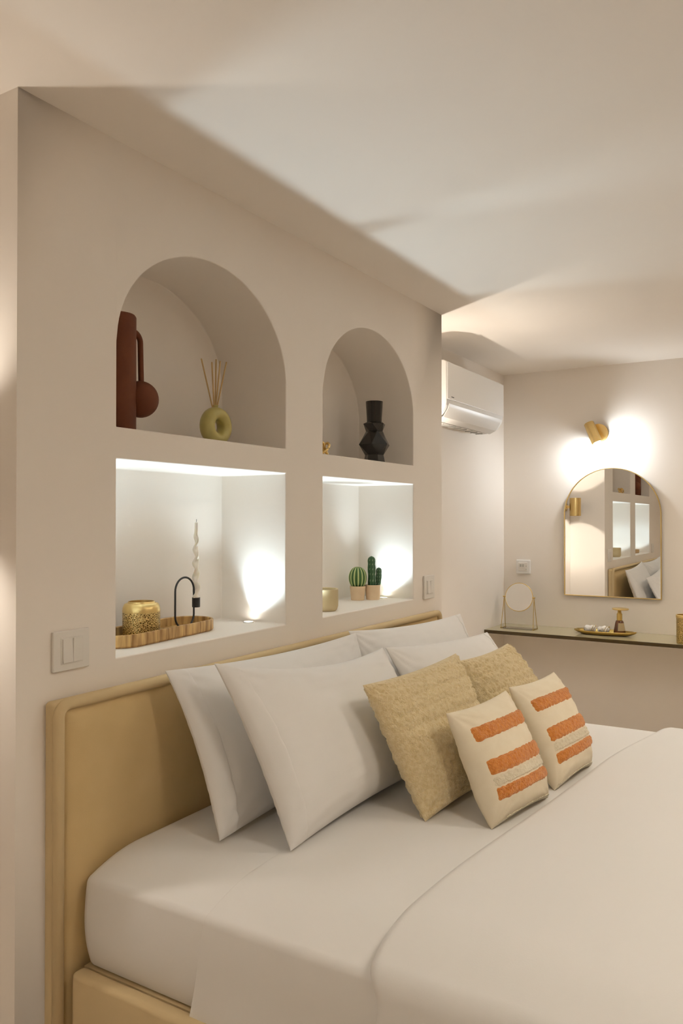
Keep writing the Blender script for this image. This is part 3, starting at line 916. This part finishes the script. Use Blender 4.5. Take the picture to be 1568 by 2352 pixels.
def column_cactus():
    x, y = -0.158, 3.156
    t = thing('column_cactus', (x, y, ZS), 'dark green column cactus with a side arm in a clay pot', 'cactus', 'potted cacti')
    pot(t, x, y, 0.030, 0.0375, 0.068)
    def stem(path, rad, nm):
        pts = [Vector(p) for p in path]
        # resample
        dense = []
        for a, b in zip(pts[:-1], pts[1:]):
            for k in range(8): dense.append(a.lerp(b, k / 8))
        dense.append(pts[-1]); L = len(dense)
        n = 40; rows = []; tone = []
        for i, p in enumerate(dense):
            s = i / (L - 1); r = rad * (1 if s < 0.78 else math.sqrt(max(0.004, 1 - ((s - 0.78) / 0.22) ** 2)))
            r *= 1 + 0.05 * math.sin(s * 16)
            row = []
            for k in range(n):
                f = 0.5 + 0.5 * math.cos(2 * PI * k / 5)
                q = r * (0.82 + 0.18 * f)
                row.append((p.x + q * math.cos(2 * PI * k / n), p.y + q * math.sin(2 * PI * k / n), p.z))
                dot = 1.0 if (f > 0.9 and i % 4 == 0) else 0.0
                base = (0.018, 0.075, 0.02); 
                tone.append(tuple(a0 * (1 - 0.8 * dot) + b0 * 0.8 * dot + 0.015 * f for a0, b0 in zip(base, (0.45, 0.50, 0.30))))
            rows.append(row)
        obj(nm, Geo().grid(rows, closed_u=True), M['cactus'], t, 'all', tone=tone)
    z = ZS + 0.058
    stem([(x, y - 0.008, z), (x, y - 0.010, z + 0.06), (x, y - 0.012, z + 0.105), (x, y - 0.013, z + 0.142)], 0.0185, 'main_stem')
    stem([(x + 0.012, y + 0.022, z), (x + 0.013, y + 0.030, z + 0.03), (x + 0.014, y + 0.032, z + 0.06), (x + 0.014, y + 0.032, z + 0.088)], 0.0140, 'arm')
column_cactus()

# ================================================================== GLASS SHELF AND WHAT STANDS ON IT
SH = 0.667; SY = 4.925
def glass_shelf():
    x0, x1 = XW + 0.001, XR - 0.6
    t = thing('glass_shelf', ((x0 + x1) / 2, YF, SH - 0.014), 'long olive-tinted glass vanity shelf along the far wall', 'shelf')
    obj('glass_top', Geo().box(x0, x1, SY + 0.004, YF - 0.001, SH - 0.014, SH), M['shelf_glass'], t)
    obj('front_edge', Geo().box(x0, x1, SY, SY + 0.004, SH - 0.021, SH + 0.0005), M['shelf_edge'], t, bevel=0.001)
    for x in (0.05, 1.2, 2.5):
        obj('bracket', Geo().box(x - 0.012, x + 0.012, SY + 0.08, YF - 0.001, SH - 0.032, SH - 0.0145), M['gold_dark'], t, bevel=0.002)
glass_shelf()

def desk_mirror():
    cx, cy, cz, r = -0.121, 5.095, 0.877, 0.094
    t = thing('vanity_mirror', (cx, cy, SH), 'round swivel vanity mirror on thin gold legs', 'mirror')
    tilt = 0.16
    ring = []
    def tp(a, rr, d=0.0):
        lx, lz = rr * math.cos(a), rr * math.sin(a)
        return (cx + lx, cy + lz * math.sin(tilt) + d, cz + lz * math.cos(tilt))
    obj('rim', Geo().tube([tp(2 * PI * k / 48, r) for k in range(48)], 0.0028, 10, True), M['gold2'], t, 'all')
    g = Geo().prism([2 * PI * k / 48 for k in range(48)], lambda a: tp(a, r - 0.001, 0.0016), lambda a: tp(a, r - 0.001, -0.0016))
    obj('glass', g, M['mirror'], t)
    for s in (-1, 1):
        px = cx + s * (r + 0.008)
        obj('pivot_knob', Geo().tube([(px - s * 0.010, cy, cz), (px + s * 0.008, cy, cz)], 0.0042, 12), M['gold_dark'], t, True)
        bx = cx + s * (r + 0.016)
        for d in (-1, 1):
            obj('leg', Geo().tube([(px, cy, cz + 0.002), (px + s * 0.002, cy + d * 0.012, cz - 0.06), (bx, cy + d * 0.045, SH + 0.0025)], 0.0022, 8), M['gold_dark'], t, True)
        obj('foot_bar', Geo().tube([(bx, cy - 0.050, SH + 0.003), (bx, cy + 0.050, SH + 0.003)], 0.003, 8), M['gold_dark'], t, True)
    obj('base_tray', Geo().box(cx - r - 0.004, cx + r + 0.004, cy - 0.046, cy + 0.046, SH + 0.0005, SH + 0.004), M['clear'], t, bevel=0.001)
desk_mirror()

DX, DY = 0.432, 5.115
def dish():
    t = thing('leaf_dish', (DX, DY, SH), 'gold leaf-shaped dish on the glass shelf below the mirror', 'dish')
    g = Geo(); N = 40; rows = []
    for (s, z) in ((0.02, 0.006), (0.5, 0.006), (0.8, 0.009), (0.94, 0.018), (1.0, 0.026), (1.0, 0.022), (0.93, 0.013), (0.78, 0.003), (0.5, 0.0008), (0.02, 0.0008)):
        row = []
        for k in range(N):
            a = 2 * PI * k / N
            cx_, cy_ = math.cos(a), math.sin(a)
            L = 0.186 * abs(cx_) ** 0.85 * (1 if cx_ > 0 else -1); Wd = 0.078 * cy_ * (1 - 0.25 * cx_)
            ripple = 1 + 0.035 * math.cos(11 * a)
            row.append((DX + s * L * ripple, DY + s * Wd * ripple, SH + z))
        rows.append(row)
    obj('leaf_bowl', g.grid(rows, closed_u=True), M['gold_dark'], t, 'all')
    obj('leaf_rib', Geo().tube([(DX - 0.16, DY, SH + 0.020), (DX - 0.09, DY, SH + 0.009), (DX + 0.09, DY, SH + 0.009), (DX + 0.19, DY, SH + 0.027)], 0.003, 8), M['gold_dark'], t, True)
dish()

def wrapped(x, y, ang, label, seed):
    g = Geo(); rows = []; N, n = 26, 20
    for i in range(N + 1):
        s = -1 + 2 * i / N
        r = 0.0235 * max(0.05, (1 - abs(s) ** 3.0)) ** 0.5
        row = []
        for k in range(n):
            a = 2 * PI * k / n
            rr = r * (1 + 0.16 * math.cos(2 * a + s * 5 + seed) + 0.05 * math.cos(5 * a - s * 9))
            row.append((x + s * 0.038, y + rr * math.cos(a), SH + 0.031 + rr * math.sin(a) * 0.95))
        rows.append(row)
    g.grid(rows, closed_u=True); g.add(rows[0], [tuple(range(n))]); g.add(rows[-1], [tuple(range(n))])
    g.rot(ang, 'Z', (x, y, SH))
    t = thing('wrapped_bundle', (x, y, SH + 0.008), label, 'bundle', 'white bundles on the gold dish')
    obj('wrapping', g, M['white_wrap'], t, 'all', weld=True)
    for off in (0.012, 0.026):
        pts = []
        for k in range(24):
            a = 2 * PI * k / 24
            pts.append((x + off + 0.010 * math.sin(a), y + 0.0245 * math.cos(a), SH + 0.031 + 0.0235 * math.sin(a)))
        b = Geo().tube(pts, 0.0016, 6, True); b.rot(ang, 'Z', (x, y, SH))
        obj('band', b, M['gold_dark'], t, 'all')
wrapped(0.340, 5.115, 0.15, 'white wrapped bundle at the left end of the gold dish', 0.3)
wrapped(0.425, 5.110, -0.05, 'white wrapped bundle in the middle of the gold dish, next to the bottle', 2.0)

def bottle():
    x, y, z = 0.518, 5.135, SH + 0.0125
    t = thing('glass_bottle', (x, y, z), 'small amber glass bottle with wide flat cap on the gold dish', 'bottle')
    obj('flask', Geo().lathe([(0.034, 0.0), (0.0365, 0.004), (0.034, 0.022), (0.026, 0.066), (0.022, 0.078), (0.0165, 0.082)], (x, y, z), 32, True, True), M['amber_glass'], t, True)
    obj('liquid', Geo().lathe([(0.031, 0.003), (0.0335, 0.006), (0.0310, 0.024)], (x, y, z), 32), M['amber'], t, True)
    lab = Geo(); rows = []
    for (r, h) in ((0.0356, 0.018), (0.0270, 0.066)):
        rows.append([(x + r * math.cos(a), y + r * math.sin(a), z + h) for a in [math.radians(266 + 11 * k) for k in range(9)]])
    obj('side_label', lab.grid(rows), M['paper'], t, True)
    obj('neck', Geo().lathe([(0.0165, 0.080), (0.0165, 0.122), (0.012, 0.128), (0.010, 0.150)], (x, y, z), 24), M['gold_dark'], t, True)
    obj('cap', Geo().lathe([(0.046, 0.148), (0.050, 0.150), (0.050, 0.156), (0.046, 0.158)], (x + 0.006, y, z), 36), M['gold2'], t, True)
bottle()

def tall_votive():
    x, y, z = 0.928, 5.005, SH
    t = thing('brass_tumbler', (x, y, z), 'straight pierced brass tumbler at the right end of the shelf', 'candle holder')
    obj('pierced_sleeve', Geo().lathe([(0.056, 0.0), (0.058, 0.003), (0.058, 0.150)], (x, y, z), 40, True, False), M['filigree'], t, True)
    obj('rim', Geo().lathe([(0.058, 0.150), (0.0605, 0.152), (0.0605, 0.166), (0.057, 0.168), (0.054, 0.166), (0.054, 0.10)], (x, y, z), 40, False, True), M['gold2'], t, True)
tall_votive()
